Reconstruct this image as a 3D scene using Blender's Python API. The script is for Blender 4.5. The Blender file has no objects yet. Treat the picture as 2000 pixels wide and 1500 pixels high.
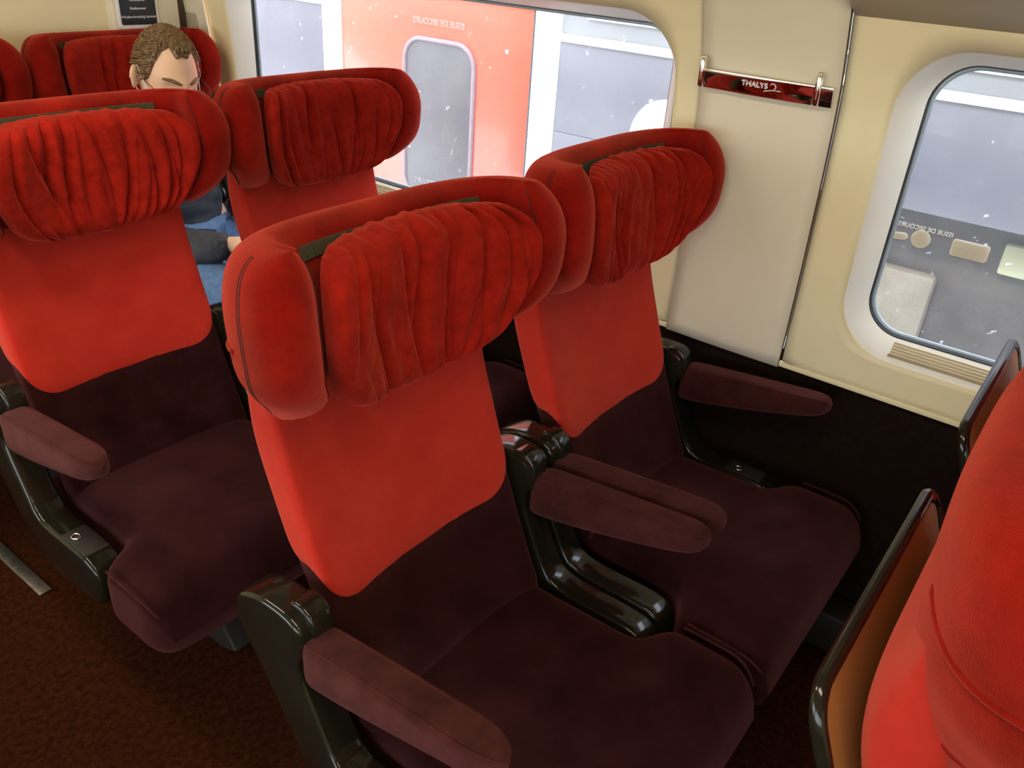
import bpy, bmesh, math, random
from mathutils import Vector, Matrix, noise
random.seed(7)
C = bpy.context.scene.collection
PI = math.pi

# ---------------------------------------------------------------- helpers
def lin(c):
    return tuple((x/12.92 if x <= .04045 else ((x+.055)/1.055)**2.4) for x in c)
def rgb(r, g, b): return lin((r/255, g/255, b/255)) + (1,)

def mat(name, col, rough=.5, metal=0, sheen=0, sheen_col=None, col2=None, nscale=30, ndet=6, bump=0, bscale=400, coat=0, emis=None, estr=0, spec=.5, lo=.35, hi=.65, bdist=.002):
    m = bpy.data.materials.new(name); m.use_nodes = True
    nt = m.node_tree; b = nt.nodes['Principled BSDF']
    b.inputs['Base Color'].default_value = col
    b.inputs['Roughness'].default_value = rough
    b.inputs['Metallic'].default_value = metal
    b.inputs['Specular IOR Level'].default_value = spec
    if sheen:
        b.inputs['Sheen Weight'].default_value = sheen
        b.inputs['Sheen Roughness'].default_value = .45
        b.inputs['Sheen Tint'].default_value = sheen_col or (1, 1, 1, 1)
    if coat:
        b.inputs['Coat Weight'].default_value = coat; b.inputs['Coat Roughness'].default_value = .05
    if emis:
        b.inputs['Emission Color'].default_value = emis; b.inputs['Emission Strength'].default_value = estr
    tc = nt.nodes.new('ShaderNodeTexCoord')
    if col2:
        n = nt.nodes.new('ShaderNodeTexNoise'); n.inputs['Scale'].default_value = nscale; n.inputs['Detail'].default_value = ndet
        n.inputs['Roughness'].default_value = .65
        r = nt.nodes.new('ShaderNodeValToRGB')
        r.color_ramp.elements[0].position = lo; r.color_ramp.elements[0].color = col
        r.color_ramp.elements[1].position = hi; r.color_ramp.elements[1].color = col2
        nt.links.new(tc.outputs['Object'], n.inputs['Vector']); nt.links.new(n.outputs['Fac'], r.inputs['Fac'])
        nt.links.new(r.outputs['Color'], b.inputs['Base Color'])
    if bump:
        n2 = nt.nodes.new('ShaderNodeTexNoise'); n2.inputs['Scale'].default_value = bscale; n2.inputs['Detail'].default_value = 3
        bp = nt.nodes.new('ShaderNodeBump'); bp.inputs['Strength'].default_value = bump; bp.inputs['Distance'].default_value = bdist
        nt.links.new(tc.outputs['Object'], n2.inputs['Vector']); nt.links.new(n2.outputs['Fac'], bp.inputs['Height'])
        nt.links.new(bp.outputs['Normal'], b.inputs['Normal'])
    return m

RED = mat('red velvet', (.12, .0022, .001, 1), .9, sheen=.75, sheen_col=(1, .17, .11, 1), col2=(.29, .009, .004, 1), nscale=11, ndet=10, bump=.5, bscale=900, spec=.04, lo=.30, hi=.70)
REDF = mat('red flat cloth', (.40, .020, .011, 1), .9, sheen=.55, sheen_col=(1, .24, .17, 1), col2=(.46, .028, .016, 1), nscale=16, ndet=8, bump=.4, bscale=1400, spec=.04)
PILV = mat('crimson suede', (.20, .007, .003, 1), .92, sheen=.45, sheen_col=(1, .15, .10, 1), col2=(.30, .012, .006, 1), nscale=28, ndet=9, bump=.6, bscale=55, spec=.04, bdist=.006)
PLUM = mat('aubergine cloth', (.012, .0025, .0022, 1), .9, sheen=.20, sheen_col=(.80, .27, .27, 1), col2=(.030, .0075, .0075, 1), nscale=9, ndet=8, bump=.4, bscale=1100, spec=.03)
PADV = mat('aubergine velvet', (.026, .0058, .0045, 1), .9, sheen=.35, sheen_col=(.60, .24, .24, 1), col2=(.055, .014, .012, 1), nscale=22, ndet=8, bump=.5, bscale=900, spec=.04)
GLOSS = mat('black gloss plastic', (.009, .0075, .0045, 1), .13, coat=.1, col2=(.013, .011, .007, 1), nscale=5, spec=.34)
DARKM = mat('dark plastic', (.012, .010, .009, 1), .5, col2=(.02, .017, .014, 1), nscale=60, bump=.2)
VELCRO = mat('olive hook tape', (.035, .032, .016, 1), .95, col2=(.06, .055, .03, 1), nscale=300)
TBROWN = mat('brown table laminate', (.36, .15, .040, 1), .38, col2=(.40, .17, .048, 1), nscale=300, spec=.4)
CHROME = mat('chrome', (.82, .80, .80, 1), .06, metal=1, col2=(.74, .72, .72, 1), nscale=20)
STEEL = mat('dull steel', (.45, .43, .40, 1), .35, metal=1, col2=(.30, .29, .27, 1), nscale=60)
CREAM = mat('cream wall panel', (.86, .77, .48, 1), .42, col2=(.90, .81, .52, 1), nscale=4, bump=.03, bscale=300)
BEIGE = mat('satin beige panel', (.80, .73, .56, 1), .38, col2=(.82, .75, .57, 1), nscale=3, bump=.03, bscale=200)
REVEAL = mat('pale window reveal', (.80, .79, .72, 1), .45, col2=(.84, .83, .76, 1), nscale=5)
TAUPE = mat('taupe panel', (.42, .37, .26, 1), .5, col2=(.46, .40, .28, 1), nscale=6, bump=.1, bscale=500)
DWALL = mat('dark lower wall cloth', (.010, .005, .0035, 1), .9, col2=(.017, .009, .006, 1), nscale=50, bump=.3, spec=.05)
CARPET = mat('brown carpet', (.020, .0045, .0015, 1), .95, col2=(.050, .014, .005, 1), nscale=70, ndet=10, bump=.9, bscale=900, spec=.02)
GASKET = mat('black rubber gasket', (.015, .018, .022, 1), .35, col2=(.03, .035, .04, 1), nscale=30)
BLUEG = mat('blue grey window frame', (.30, .38, .46, 1), .3, col2=(.36, .44, .52, 1), nscale=10)
GRILLE = mat('beige grille', (.50, .42, .26, 1), .5, col2=(.54, .46, .30, 1), nscale=30)
CEIL = mat('ceiling', (.62, .56, .44, 1), .6, col2=(.66, .6, .48, 1), nscale=3)
T_GREY = mat('train grey paint', (.088, .086, .112, 1), .4, col2=(.11, .108, .135, 1), nscale=3, coat=.1)
T_LIGHT = mat('train light paint', (.42, .43, .46, 1), .35, col2=(.48, .49, .51, 1), nscale=3, coat=.3)
T_RED = mat('train red paint', (.62, .060, .022, 1), .25, col2=(.68, .072, .028, 1), nscale=3, coat=.3)
T_WHITE = mat('train white paint', (.92, .92, .92, 1), .35, col2=(.96, .96, .96, 1), nscale=3)
T_MID = mat('train pale grey paint', (.155, .16, .175, 1), .4, col2=(.19, .195, .21, 1), nscale=3, coat=.1)
T_DARK = mat('train underside shade', (.030, .024, .022, 1), .8, col2=(.07, .06, .055, 1), nscale=5, ndet=10, bump=.4, bscale=40)  # dark underside of the train, its shade put into the colour
BALLAST = mat('track ballast', (.10, .095, .085, 1), .95, col2=(.20, .19, .17, 1), nscale=18, ndet=10, bump=1, bscale=40)
WHITE = mat('white print', (.85, .85, .85, 1), .5, col2=(.9, .9, .9, 1), nscale=30)
CREAMPR = mat('cream print', (.78, .72, .58, 1), .6, col2=(.82, .76, .62, 1), nscale=30)
BLACKP = mat('sign black', (.012, .013, .018, 1), .4, col2=(.018, .019, .025, 1), nscale=30)
SKIN = mat('skin', (.88, .55, .36, 1), .42, col2=(.93, .62, .43, 1), nscale=20, spec=.4)
HAIR = mat('brown hair', (.09, .045, .018, 1), .4, col2=(.36, .23, .11, 1), nscale=140, ndet=5, spec=.5)
JACKET = mat('charcoal jacket', (.035, .042, .055, 1), .7, col2=(.055, .062, .078, 1), nscale=40, bump=.4, bscale=80)
JEANS = mat('blue denim', (.10, .20, .42, 1), .85, col2=(.16, .28, .52, 1), nscale=60, ndet=8, bump=.3)
SHOE = mat('shoe leather', (.03, .03, .03, 1), .6, col2=(.05, .05, .05, 1), nscale=30)
MASKM = mat('face mask cloth', (.72, .78, .78, 1), .8, col2=(.8, .85, .85, 1), nscale=60)
EYEW = mat('eye white', (.8, .78, .75, 1), .2, col2=(.82, .8, .78, 1), nscale=30)
LAMPM = mat('lamp diffuser', (.9, .88, .8, 1), .5, emis=(1, .86, .62, 1), estr=13)

def glass_mat(name, haze=.05, tint=(1, 1, 1, 1)):
    m = bpy.data.materials.new(name); m.use_nodes = True; nt = m.node_tree; nt.nodes.clear()
    out = nt.nodes.new('ShaderNodeOutputMaterial'); tr = nt.nodes.new('ShaderNodeBsdfTransparent'); tr.inputs[0].default_value = tint
    gl = nt.nodes.new('ShaderNodeBsdfGlossy'); gl.inputs['Roughness'].default_value = .03
    fr = nt.nodes.new('ShaderNodeFresnel'); fr.inputs['IOR'].default_value = 1.5
    mx = nt.nodes.new('ShaderNodeMixShader'); nt.links.new(fr.outputs[0], mx.inputs[0]); nt.links.new(tr.outputs[0], mx.inputs[1]); nt.links.new(gl.outputs[0], mx.inputs[2])
    # specks of dust and dried drops on the pane
    df = nt.nodes.new('ShaderNodeBsdfTranslucent'); df.inputs[0].default_value = (.9, .92, .95, 1)
    tc = nt.nodes.new('ShaderNodeTexCoord'); n = nt.nodes.new('ShaderNodeTexNoise'); n.inputs['Scale'].default_value = 55; n.inputs['Detail'].default_value = 4
    r = nt.nodes.new('ShaderNodeMapRange'); r.inputs[1].default_value = .68; r.inputs[2].default_value = .74; r.inputs[3].default_value = haze; r.inputs[4].default_value = .55
    nt.links.new(tc.outputs['Object'], n.inputs['Vector']); nt.links.new(n.outputs['Fac'], r.inputs[0])
    m2 = nt.nodes.new('ShaderNodeMixShader'); nt.links.new(r.outputs[0], m2.inputs[0]); nt.links.new(mx.outputs[0], m2.inputs[1]); nt.links.new(df.outputs[0], m2.inputs[2])
    nt.links.new(m2.outputs[0], out.inputs[0])
    return m
GLASS = glass_mat('dusty window glass', .085)
GLASS2 = glass_mat('window glass', .075)
LENS = glass_mat('spectacle lens', .0)
LENS.node_tree.nodes['Map Range'].inputs[4].default_value = 0

STITCH = mat('seam thread', (.045, .002, .001, 1), .9, col2=(.06, .003, .002, 1), nscale=200)
def mesh_obj(name, verts, faces, m, parent=None, smooth=True, angle=None):
    me = bpy.data.meshes.new(name); me.from_pydata([tuple(v) for v in verts], [], faces); me.validate(); me.update()
    bm = bmesh.new(); bm.from_mesh(me); bmesh.ops.recalc_face_normals(bm, faces=bm.faces); bm.to_mesh(me); bm.free()
    return link(name, me, m, parent, smooth, angle)
def link(name, me, m, parent=None, smooth=True, angle=None):
    if m: me.materials.clear(); me.materials.append(m)
    for p in me.polygons: p.use_smooth = smooth
    o = bpy.data.objects.new(name, me); C.objects.link(o)
    if parent: o.parent = parent
    if smooth and angle:
        for e in me.edges: pass
        bm = bmesh.new(); bm.from_mesh(me)
        for e in bm.edges:
            if len(e.link_faces) == 2 and e.calc_face_angle(0) > math.radians(angle): e.smooth = False
        bm.to_mesh(me); bm.free()
    return o
def bmo(name, bm, m, parent=None, smooth=True, angle=35):
    bmesh.ops.recalc_face_normals(bm, faces=bm.faces)
    me = bpy.data.meshes.new(name); bm.to_mesh(me); bm.free()
    return link(name, me, m, parent, smooth, angle)
def empty(name, label, cat, loc=(0, 0, 0), rz=0, group=None):
    o = bpy.data.objects.new(name, None); C.objects.link(o); o.location = loc; o.rotation_euler = (0, 0, rz); o.empty_display_size = .05
    return tag(o, label, cat, group)
def tag(o, label=None, cat=None, group=None, kind=None):
    if label: o['label'] = label
    if cat: o['category'] = cat
    if group: o['group'] = group
    if kind: o['kind'] = kind
    return o
def grid_faces(nu, nv, close_u=False):
    f = []
    for j in range(nv-1):
        for i in range(nu if close_u else nu-1):
            a = j*nu+i; b = j*nu+(i+1) % nu; f.append((a, b, b+nu, a+nu))
    return f
def loft(name, rings, m, parent=None, cap=True, angle=None):
    n = len(rings[0]); V = [p for r in rings for p in r]; F = grid_faces(n, len(rings), True)
    if cap: F.append(tuple(range(n))[::-1]); F.append(tuple(range((len(rings)-1)*n, len(rings)*n)))
    return mesh_obj(name, V, F, m, parent, True, angle or 50)
def add_box(bm, x0, x1, y0, y1, z0, z1, bev=0, seg=2, rot=None):
    r = bmesh.ops.create_cube(bm, size=1); vs = r['verts']
    for v in vs: v.co = Vector(((x0+x1)/2+v.co.x*(x1-x0), (y0+y1)/2+v.co.y*(y1-y0), (z0+z1)/2+v.co.z*(z1-z0)))
    if bev:
        es = list({e for v in vs for e in v.link_edges})
        bmesh.ops.bevel(bm, geom=es, offset=bev, segments=seg, affect='EDGES', profile=.5)
def box(name, x0, x1, y0, y1, z0, z1, m, parent=None, bev=0, seg=2):
    bm = bmesh.new(); add_box(bm, x0, x1, y0, y1, z0, z1, bev, seg); return bmo(name, bm, m, parent)
def smooth_poly(pts, it=2, closed=True):
    for _ in range(it):
        q = []; n = len(pts)
        for i in range(n if closed else n-1):
            a = Vector(pts[i]); b = Vector(pts[(i+1) % n]); q += [a*.78+b*.22, a*.22+b*.78]
        if not closed: q = [Vector(pts[0])]+q+[Vector(pts[-1])]
        pts = q
    return pts
def prism(name, prof, x0, x1, m, parent=None, bev=.006, it=2, axis='x'):
    """outline in (y,z) pushed along x, with rounded long edges"""
    pts = smooth_poly([Vector((p[0], p[1])) for p in prof], it) if it else [Vector((p[0], p[1])) for p in prof]
    n = len(pts)
    area = sum(pts[i].x*pts[(i+1) % n].y-pts[(i+1) % n].x*pts[i].y for i in range(n))
    sg = 1 if area > 0 else -1
    def inset(d):
        out = []
        for i in range(n):
            t = (pts[(i+1) % n]-pts[i-1]).normalized(); nn = Vector((-t.y, t.x))*sg
            out.append(pts[i]+nn*d)
        return out
    rings = []
    for k in range(4):
        a = k/3*PI/2; q = inset(bev*(1-math.sin(a))); x = x0+bev*(1-math.cos(a)); rings.append([(x, p.x, p.y) for p in q])
    for k in range(4):
        a = PI/2-k/3*PI/2; q = inset(bev*(1-math.sin(a))); x = x1-bev*(1-math.cos(a)); rings.append([(x, p.x, p.y) for p in q])
    if axis == 'y': rings = [[(p[1], p[0], p[2]) for p in r] for r in rings]
    if axis == 'z': rings = [[(p[1], p[2], p[0]) for p in r] for r in rings]
    return loft(name, rings, m, parent, angle=40)
def tube_pts(path, r, n=8, closed=False):
    V = []; F = []; N = len(path); path = [Vector(p) for p in path]
    rr = r if isinstance(r, (list, tuple)) else [r]*N
    up = Vector((0.13, .21, .97))
    for i, p in enumerate(path):
        a = path[i-1] if (i > 0 or closed) else p; b = path[(i+1) % N] if (i < N-1 or closed) else p
        t = (b-a).normalized(); s = t.cross(up)
        if s.length < 1e-3: s = t.cross(Vector((1, 0, 0)))
        s.normalize(); u = s.cross(t)
        for k in range(n):
            an = 2*PI*k/n; V.append(p+(s*math.cos(an)+u*math.sin(an))*rr[i])
    for j in range(N if closed else N-1):
        for k in range(n):
            F.append((j*n+k, j*n+(k+1) % n, ((j+1) % N)*n+(k+1) % n, ((j+1) % N)*n+k))
    if not closed: F.append(tuple(range(n))[::-1]); F.append(tuple(range((N-1)*n, N*n)))
    return V, F
def tube(name, path, r, m, parent=None, n=8, closed=False):
    V, F = tube_pts(path, r, n, closed); return mesh_obj(name, V, F, m, parent)
def interp(tab, x):
    if x <= tab[0][0]: return tab[0][1]
    for (a, b), (c, d) in zip(tab, tab[1:]):
        if x <= c:
            t = (x-a)/(c-a); return b+(d-b)*t
    return tab[-1][1]
def sinterp(tab, x):   # smooth (catmull-rom)
    n = len(tab)
    if x <= tab[0][0]: return tab[0][1]
    if x >= tab[-1][0]: return tab[-1][1]
    for i in range(n-1):
        if x <= tab[i+1][0]:
            x0, y0 = tab[i]; x1, y1 = tab[i+1]; h = x1-x0; t = (x-x0)/h
            m0 = (y1-tab[i-1][1])/(x1-tab[i-1][0]) if i > 0 else (y1-y0)/h
            m1 = (tab[i+2][1]-y0)/(tab[i+2][0]-x0) if i < n-2 else (y1-y0)/h
            return (2*t**3-3*t*t+1)*y0+(t**3-2*t*t+t)*h*m0+(-2*t**3+3*t*t)*y1+(t**3-t*t)*h*m1
def text_mesh(body, size, ext=.0006, spacing=1.0):
    cu = bpy.data.curves.new('t', 'FONT'); cu.body = body; cu.size = size; cu.extrude = ext; cu.align_x = 'CENTER'; cu.align_y = 'CENTER'; cu.space_character = spacing
    o = bpy.data.objects.new('t', cu); C.objects.link(o)
    dg = bpy.context.evaluated_depsgraph_get(); me = bpy.data.meshes.new_from_object(o.evaluated_get(dg))
    bpy.data.objects.remove(o); return me
def text_obj(name, body, size, m, M, parent=None, ext=.0006, spacing=1.0):
    me = text_mesh(body, size, ext, spacing); me.transform(M); return link(name, me, m, parent, False)
def frame_mat(origin, right, up):
    r = Vector(right).normalized(); u = Vector(up).normalized(); n = r.cross(u)
    M = Matrix((r, u, n)).transposed().to_4x4(); M.translation = Vector(origin); return M
def apply_mods(o):
    dg = bpy.context.evaluated_depsgraph_get(); me = bpy.data.meshes.new_from_object(o.evaluated_get(dg)); o.modifiers.clear(); o.data = me; return o

# ---------------------------------------------------------------- the seat
SIDE_Y = [(.38, .080), (.43, .074), (.476, .052), (.55, .020), (.627, -.010), (.70, -.036), (.765, -.058), (.863, -.090), (1.0, -.118), (1.16, -.13)]
HW = .216
def back_ring(z, w, grow=0, thick=.082, n=56, conc=.036):
    fy = sinterp(SIDE_Y, z)
    thick = sinterp([(.4, .078), (.6, .082), (.72, .098), (.85, .102), (.92, .090), (.97, .066), (1.06, .040)], z)
    out = []
    d = thick/2+grow; ww = w+grow; cy = fy-thick/2
    for k in range(n):
        a = 2*PI*k/n; c, s = math.cos(a), math.sin(a); e = 2/4.2
        x = ww*math.copysign(abs(c)**e, c); y = d*math.copysign(abs(s)**e, s)
        if s > 0: y -= conc*(1-min(1, abs(x)/ww)**3.0)*min(1, s*2)
        out.append((x, cy+y, z))
    return out

def build_backrest(root):
    rings = []
    zs = [.385, .39, .40] + [.42+i*(1.06-.42)/28 for i in range(29)]
    for z in zs:
        g = 0 if z > .41 else -(.41-z)*.6
        rings.append(back_ring(z, HW, g))
    return loft('backrest', rings, PLUM, root, angle=60)

def build_cover(root):
    # the red cloth panel over the upper back, its lower corners rounded
    nu = 96; nv = 44; V = []; F = []
    def zlow(x, front):
        ax = abs(x)
        base = .609; r = .072
        if not front: return .70
        if ax < HW-r: return base
        t = min(1, (ax-(HW-r))/r)
        return base+.066*(1-math.sqrt(max(0, 1-t*t)))
    ringx = back_ring(.8, HW, 0, n=nu)
    for j in range(nv):
        v = j/(nv-1)
        zz = []
        for k in range(nu):
            a = 2*PI*k/nu; front = math.sin(a) > -.05
            x = ringx[k][0]
            s = math.sin(a)
            z0 = zlow(x, True) if s > 0 else .675
            zz.append(z0+(1.05-z0)*v)
        g = .0045*min(1, v*14)**.5 if v > 0 else .0
        for k in range(nu):
            z = zz[k]; p = back_ring(z, HW, g, n=nu)[k]
            V.append(p)
    F = grid_faces(nu, nv, True)
    return mesh_obj('upper_cover', V, F, REDF, root)

# headrest: a thick padded band, flat behind and curling forward into two wings
Z0, Z1 = .925, 1.156
def hr_par(v):
    z = Z0+(Z1-Z0)*v
    w = sinterp([(0, .232), (.12, .256), (.30, .288), (.55, .298), (.8, .298), (1, .297)], v)
    if v > .62: w -= .062*(1-math.sqrt(max(0, 1-((v-.62)/.38)**2.3)))
    q = (v-.53)/.53
    f = -.085+.098*max(0, 1-abs(q)**2.6)**.62
    t = .084*max(.03, (1-abs(2*v-1)**5))**.5
    if v < .5: t = (.070+.014*min(1, v*3))*max(.10, (1-abs(2*v-1)**9))**.5
    yb = sinterp([(0, -.148), (.5, -.152), (1, -.156)], v)
    return z, w, f, t, yb
def hr_path(v, s):
    z, w, f, t, yb = hr_par(v)
    T = s*PI/2
    x = (w-t/2)*math.copysign(abs(math.sin(T))**.62, T)
    D = (f-t/2)-yb
    y = yb+D*(1-abs(math.cos(T))**.72)
    return Vector((x, y)), z, t
def hr_norm(v, s):
    e = .004
    a = hr_path(v, max(-1, s-e))[0]; b = hr_path(v, min(1, s+e))[0]; d = (b-a).normalized()
    return Vector((-d.y, d.x))      # towards the sitter
def hr_surf(v, s, off):
    p, z, t = hr_path(v, s); n = hr_norm(v, s); q = p+n*(t/2+off)
    return Vector((q.x, q.y, z+.010*s*s*v))
def build_headrest(root):
    ns = 60; nc = 8; rings = []
    nv = 40
    for j in range(nv):
        v = (1-math.cos(PI*j/(nv-1)))/2*.5+.5*j/(nv-1)
        ring = []
        for i in range(ns):
            s = -1+2*i/(ns-1); p, z, t = hr_path(v, s); n = hr_norm(v, s); q = p+n*t/2; ring.append((q.x, q.y, z+.010*s*s*v))
        p, z, t = hr_path(v, 1); n = hr_norm(v, 1); d = Vector((n.y, -n.x))
        for k in range(1, nc):
            a = PI*k/nc; q = p+(n*math.cos(a)+d*math.sin(a)*.8)*t/2; ring.append((q.x, q.y, z+.010*v))
        for i in range(ns):
            s = 1-2*i/(ns-1); p, z, t = hr_path(v, s); n = hr_norm(v, s); q = p-n*t/2; ring.append((q.x, q.y, z+.010*s*s*v))
        p, z, t = hr_path(v, -1); n = hr_norm(v, -1); d = Vector((n.y, -n.x))
        for k in range(1, nc):
            a = PI*k/nc; q = p+(-n*math.cos(a)-d*math.sin(a)*.8)*t/2; ring.append((q.x, q.y, z+.010*v))
        rings.append(ring)
    h = loft('headrest', rings, RED, root, angle=80)
    # twin seams down the outer face of both wings
    def strip(name, path, r): tube(name, path, r, RED if name == 'rear_piping' else STITCH, h, 6)
    for sg in (-1, 1):
        for s0 in (.925, .940):
            path = []
            for i in range(26):
                v = .04+.93*i/25; p, z, t = hr_path(v, sg*s0); n = hr_norm(v, sg*s0); q = p-n*(t/2-.0002); path.append((q.x, q.y, z+.010*s0*s0*v))
            strip('side_seam', path, .0011)
    for sg in (-1, 1):
        for off in (0, .0045):
            path = []
            for i in range(30):
                v = .06+.90*i/29; p, z, t = hr_path(v, sg*1); n = hr_norm(v, sg*1); d = Vector((n.y, -n.x))*sg
                a = PI*.16; q = p+(n*math.cos(a)+d*math.sin(a)*.8)*t/2 - d*off
                path.append((q.x, q.y, z+.010*v))
            strip('edge_seam', path, .0011)
    for sg in (-1, 1):
        path = []
        for i in range(20):
            s = sg*(.35+.5*i/19); v = .52-.05*math.sin(i/19*PI); q = hr_surf(v, s, 0); p, z, t = hr_path(v, s); n = hr_norm(v, s); qq = p-n*(t/2); path.append((qq.x, qq.y, z))
        strip('rear_piping', path, .0030)
    return h
def build_strip(root):
    V = []; n = 40
    for i in range(n+1):
        s = -.42+.88*i/n
        for (v, o) in ((.845, .0005), (.845, .0035), (.915, .0035), (.915, .0005)):
            V.append(hr_surf(v, s, o))
    F = []
    for i in range(n):
        for k in range(4): F.append((i*4+k, i*4+(k+1) % 4, i*4+4+(k+1) % 4, i*4+4+k))
    F += [(0, 1, 2, 3), tuple(n*4+k for k in (3, 2, 1, 0))]
    return mesh_obj('fastening_strip', V, F, VELCRO, root, False)

PHW = [(0, .070), (.012, .110), (.04, .138), (.09, .158), (.18, .174), (.35, .192), (.55, .205), (.7, .207), (.82, .204), (.91, .195), (.96, .185), (1, .172)]
def build_pillow(root, seed, sag=0, open_right=0, nu=150, nv=110, amp=1):
    rnd = random.Random(seed)
    folds = []
    for i in range(15):
        u0 = rnd.uniform(-.92, .92); folds.append(dict(u=u0, sl=rnd.uniform(-.10, .16), wig=rnd.uniform(-.05, .05), ph=rnd.uniform(0, 6), a=rnd.uniform(.35, 1)*.023*amp,
            w1=rnd.uniform(.008, .02), w2=rnd.uniform(.08, .17), v0=rnd.uniform(-.1, .35), v1=rnd.uniform(.65, 1.2)))
    for i in range(12):   # short gathers near the top
        folds.append(dict(u=rnd.uniform(-.95, .95), sl=rnd.uniform(-.3, .4), wig=.03, ph=rnd.uniform(0, 6), a=rnd.uniform(.4, 1)*.009*amp, w1=.012, w2=rnd.uniform(.05, .10), v0=rnd.uniform(.55, .9), v1=1.3))
    for i in range(9):    # and at the foot
        folds.append(dict(u=rnd.uniform(-.9, .9), sl=rnd.uniform(-.3, .3), wig=.03, ph=rnd.uniform(0, 6), a=rnd.uniform(.4, 1)*.009*amp, w1=.015, w2=rnd.uniform(.06, .12), v0=-.3, v1=rnd.uniform(.05, .4)))
    def disp(u, v):
        d = 0
        for f in folds:
            c = f['u']+f['sl']*(.5-v)+f['wig']*math.sin(v*5+f['ph'])
            e = u-c
            win = 1/(1+math.exp(-(v-f['v0']-.06*math.sin(f['ph']*3))*9))*1/(1+math.exp((v-f['v1'])*9))
            if e < 0: d -= f['a']*win*math.exp(e/f['w1'])
            else: d -= f['a']*win*(math.exp(-e/f['w2'])-.35*math.exp(-((e-.10)/.05)**2))
        d += .006*noise.noise((u*3.1+seed, v*2.3, 1.7))+.0015*noise.noise((u*12+seed, v*7, 4.2))*amp
        return d
    V = []
    zb, zt = .908, 1.149-{23: .012, 5: .007, 11: .003}.get(seed, 0)
    def pt(u, v, side):
        hw = sinterp(PHW, v)
        uu = math.copysign(abs(u)**.93, u)
        x = uu*hw
        top = 1-open_right*max(0, u)*.0
        z = zb+(zt-zb)*v+.012*(u*u)*(.6-v)*1.2
        base = -.100+.080*(abs(x)/.208)**3.2+.012*(1-v)
        ed = (1-abs(u)**5)*(1-abs(2*v-1)**7)
        ed = max(0, ed)**.45
        if side == 0: y = base+.014+ed*.052+disp(u, v)*min(1, ed*1.6)
        else: y = base-.004
        zz = z
        if v > .9: zz += (v-.9)/.1*.005*(noise.noise((u*9+seed, 0, 2))*1.0)*amp
        return (x, y, zz)
    for side in (0, 1):
        for j in range(nv):
            for i in range(nu):
                V.append(pt(-1+2*i/(nu-1), (j/(nv-1)), side))
    F = grid_faces(nu, nv); k = nu*nv
    F += [tuple(a+k for a in f)[::-1] for f in grid_faces(nu, nv)]
    for j in range(nv-1):
        a = j*nu; b = a+nu; F.append((a, b, b+k, a+k)); a = j*nu+nu-1; b = a+nu; F.append((a, a+k, b+k, b))
    for i in range(nu-1):
        F.append((i, i+k, i+1+k, i+1)); a = (nv-1)*nu+i; F.append((a, a+1, a+1+k, a+k))
    return mesh_obj('pillow', V, F, PILV, root, True)

def build_cushion(root):
    rings = []; n = 64
    st = []
    for i in range(56):
        t = i/55; y = -.04+.525*t
        st.append(y)
    prof = []
    for y in st:
        # half width: narrow between the arm frames, wide in front of them
        a = 1/(1+math.exp(-(y-.288)*110))
        w = .218+(.2965-.218)*a
        fr = max(0, (y-.40)/.085)
        w -= .028*fr**3
        zt = .430+.012*math.sin(min(1, (y+.04)/.4)*PI/2)
        zb = .320-.045*a
        if fr > 0:
            k = math.sqrt(max(0, 1-fr**2.6)); mid = zb+(zt-zb)*.38
            zt2 = mid+(zt-mid)*k; zb2 = mid+(zb-mid)*(max(0, 1-fr**5))**.5; zt, zb = zt2, zb2
        prof.append((y, w, zt, zb))
        ring = []
        for k in range(n):
            an = 2*PI*k/n; c, s = math.cos(an), math.sin(an); e = 2/5.0
            x = w*math.copysign(abs(c)**e, c); h = (zt-zb)/2; z = (zt+zb)/2+h*math.copysign(abs(s)**e, s)
            if s > 0: z -= .010*(1-(abs(x)/w)**2)*min(1, s*1.5)*min(1, h/.05)
            ring.append((x, y, z))
        rings.append(ring)
    c = loft('seat_cushion', rings, PLUM, root, angle=70)
    V = []; F = []
    for sg in (-1, 1):
        path = []
        cp = []
        for (y, w, zt, zb) in prof:
            if .318 < y < .470: cp.append((w-.0015, y, zt-.016))
        path = smooth_poly([Vector((sg*a, b_, c_)) for a, b_, c_ in cp], 2, False)
        tube('piping', path, .002, PADV, c, 6)
    return c

FRAME = [(-.150, .590), (-.140, .640), (-.090, .662), (-.030, .664), (.000, .650), (.004, .605), (-.016, .570), (.016, .500), (.052, .428), (.085, .408), (.235, .412), (.272, .398), (.286, .352), (.276, .300), (.060, .298), (.000, .345), (-.050, .440), (-.105, .530)]
def build_frame(root, sg, console=True):
    x0, x1 = (.236, .2965) if sg > 0 else (-.2965, -.236)
    f = prism('arm_frame', FRAME, x0, x1, GLOSS, root, bev=.009, it=2)
    # the round hinge at the rear of the pad
    cap = [(-.048, .668), (-.020, .672), (.002, .660), (.012, .630), (.010, .600), (-.012, .590), (-.044, .600)]
    m = .0008
    prism('hinge_cap', cap, x0+(.001 if sg > 0 else .020), x1-(.020 if sg > 0 else .001), GLOSS, f, bev=.006, it=2)
    if not console: return f
    cons = [(.150, .408), (.150, .4145), (.235, .4145), (.240, .408)]
    prism('recline_console', cons, x0+.006, x1-.006, DARKM, f, bev=.0015, it=1)
    V = []; F = []
    ring = [(x0+.022+.0075*math.cos(a*PI/8), .178+.0095*math.sin(a*PI/8), .4165) for a in range(16)]
    a, b = tube_pts(ring, .0020, 6, True)
    mesh_obj('recline_button', a, b, CHROME, f)
    return f
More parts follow.
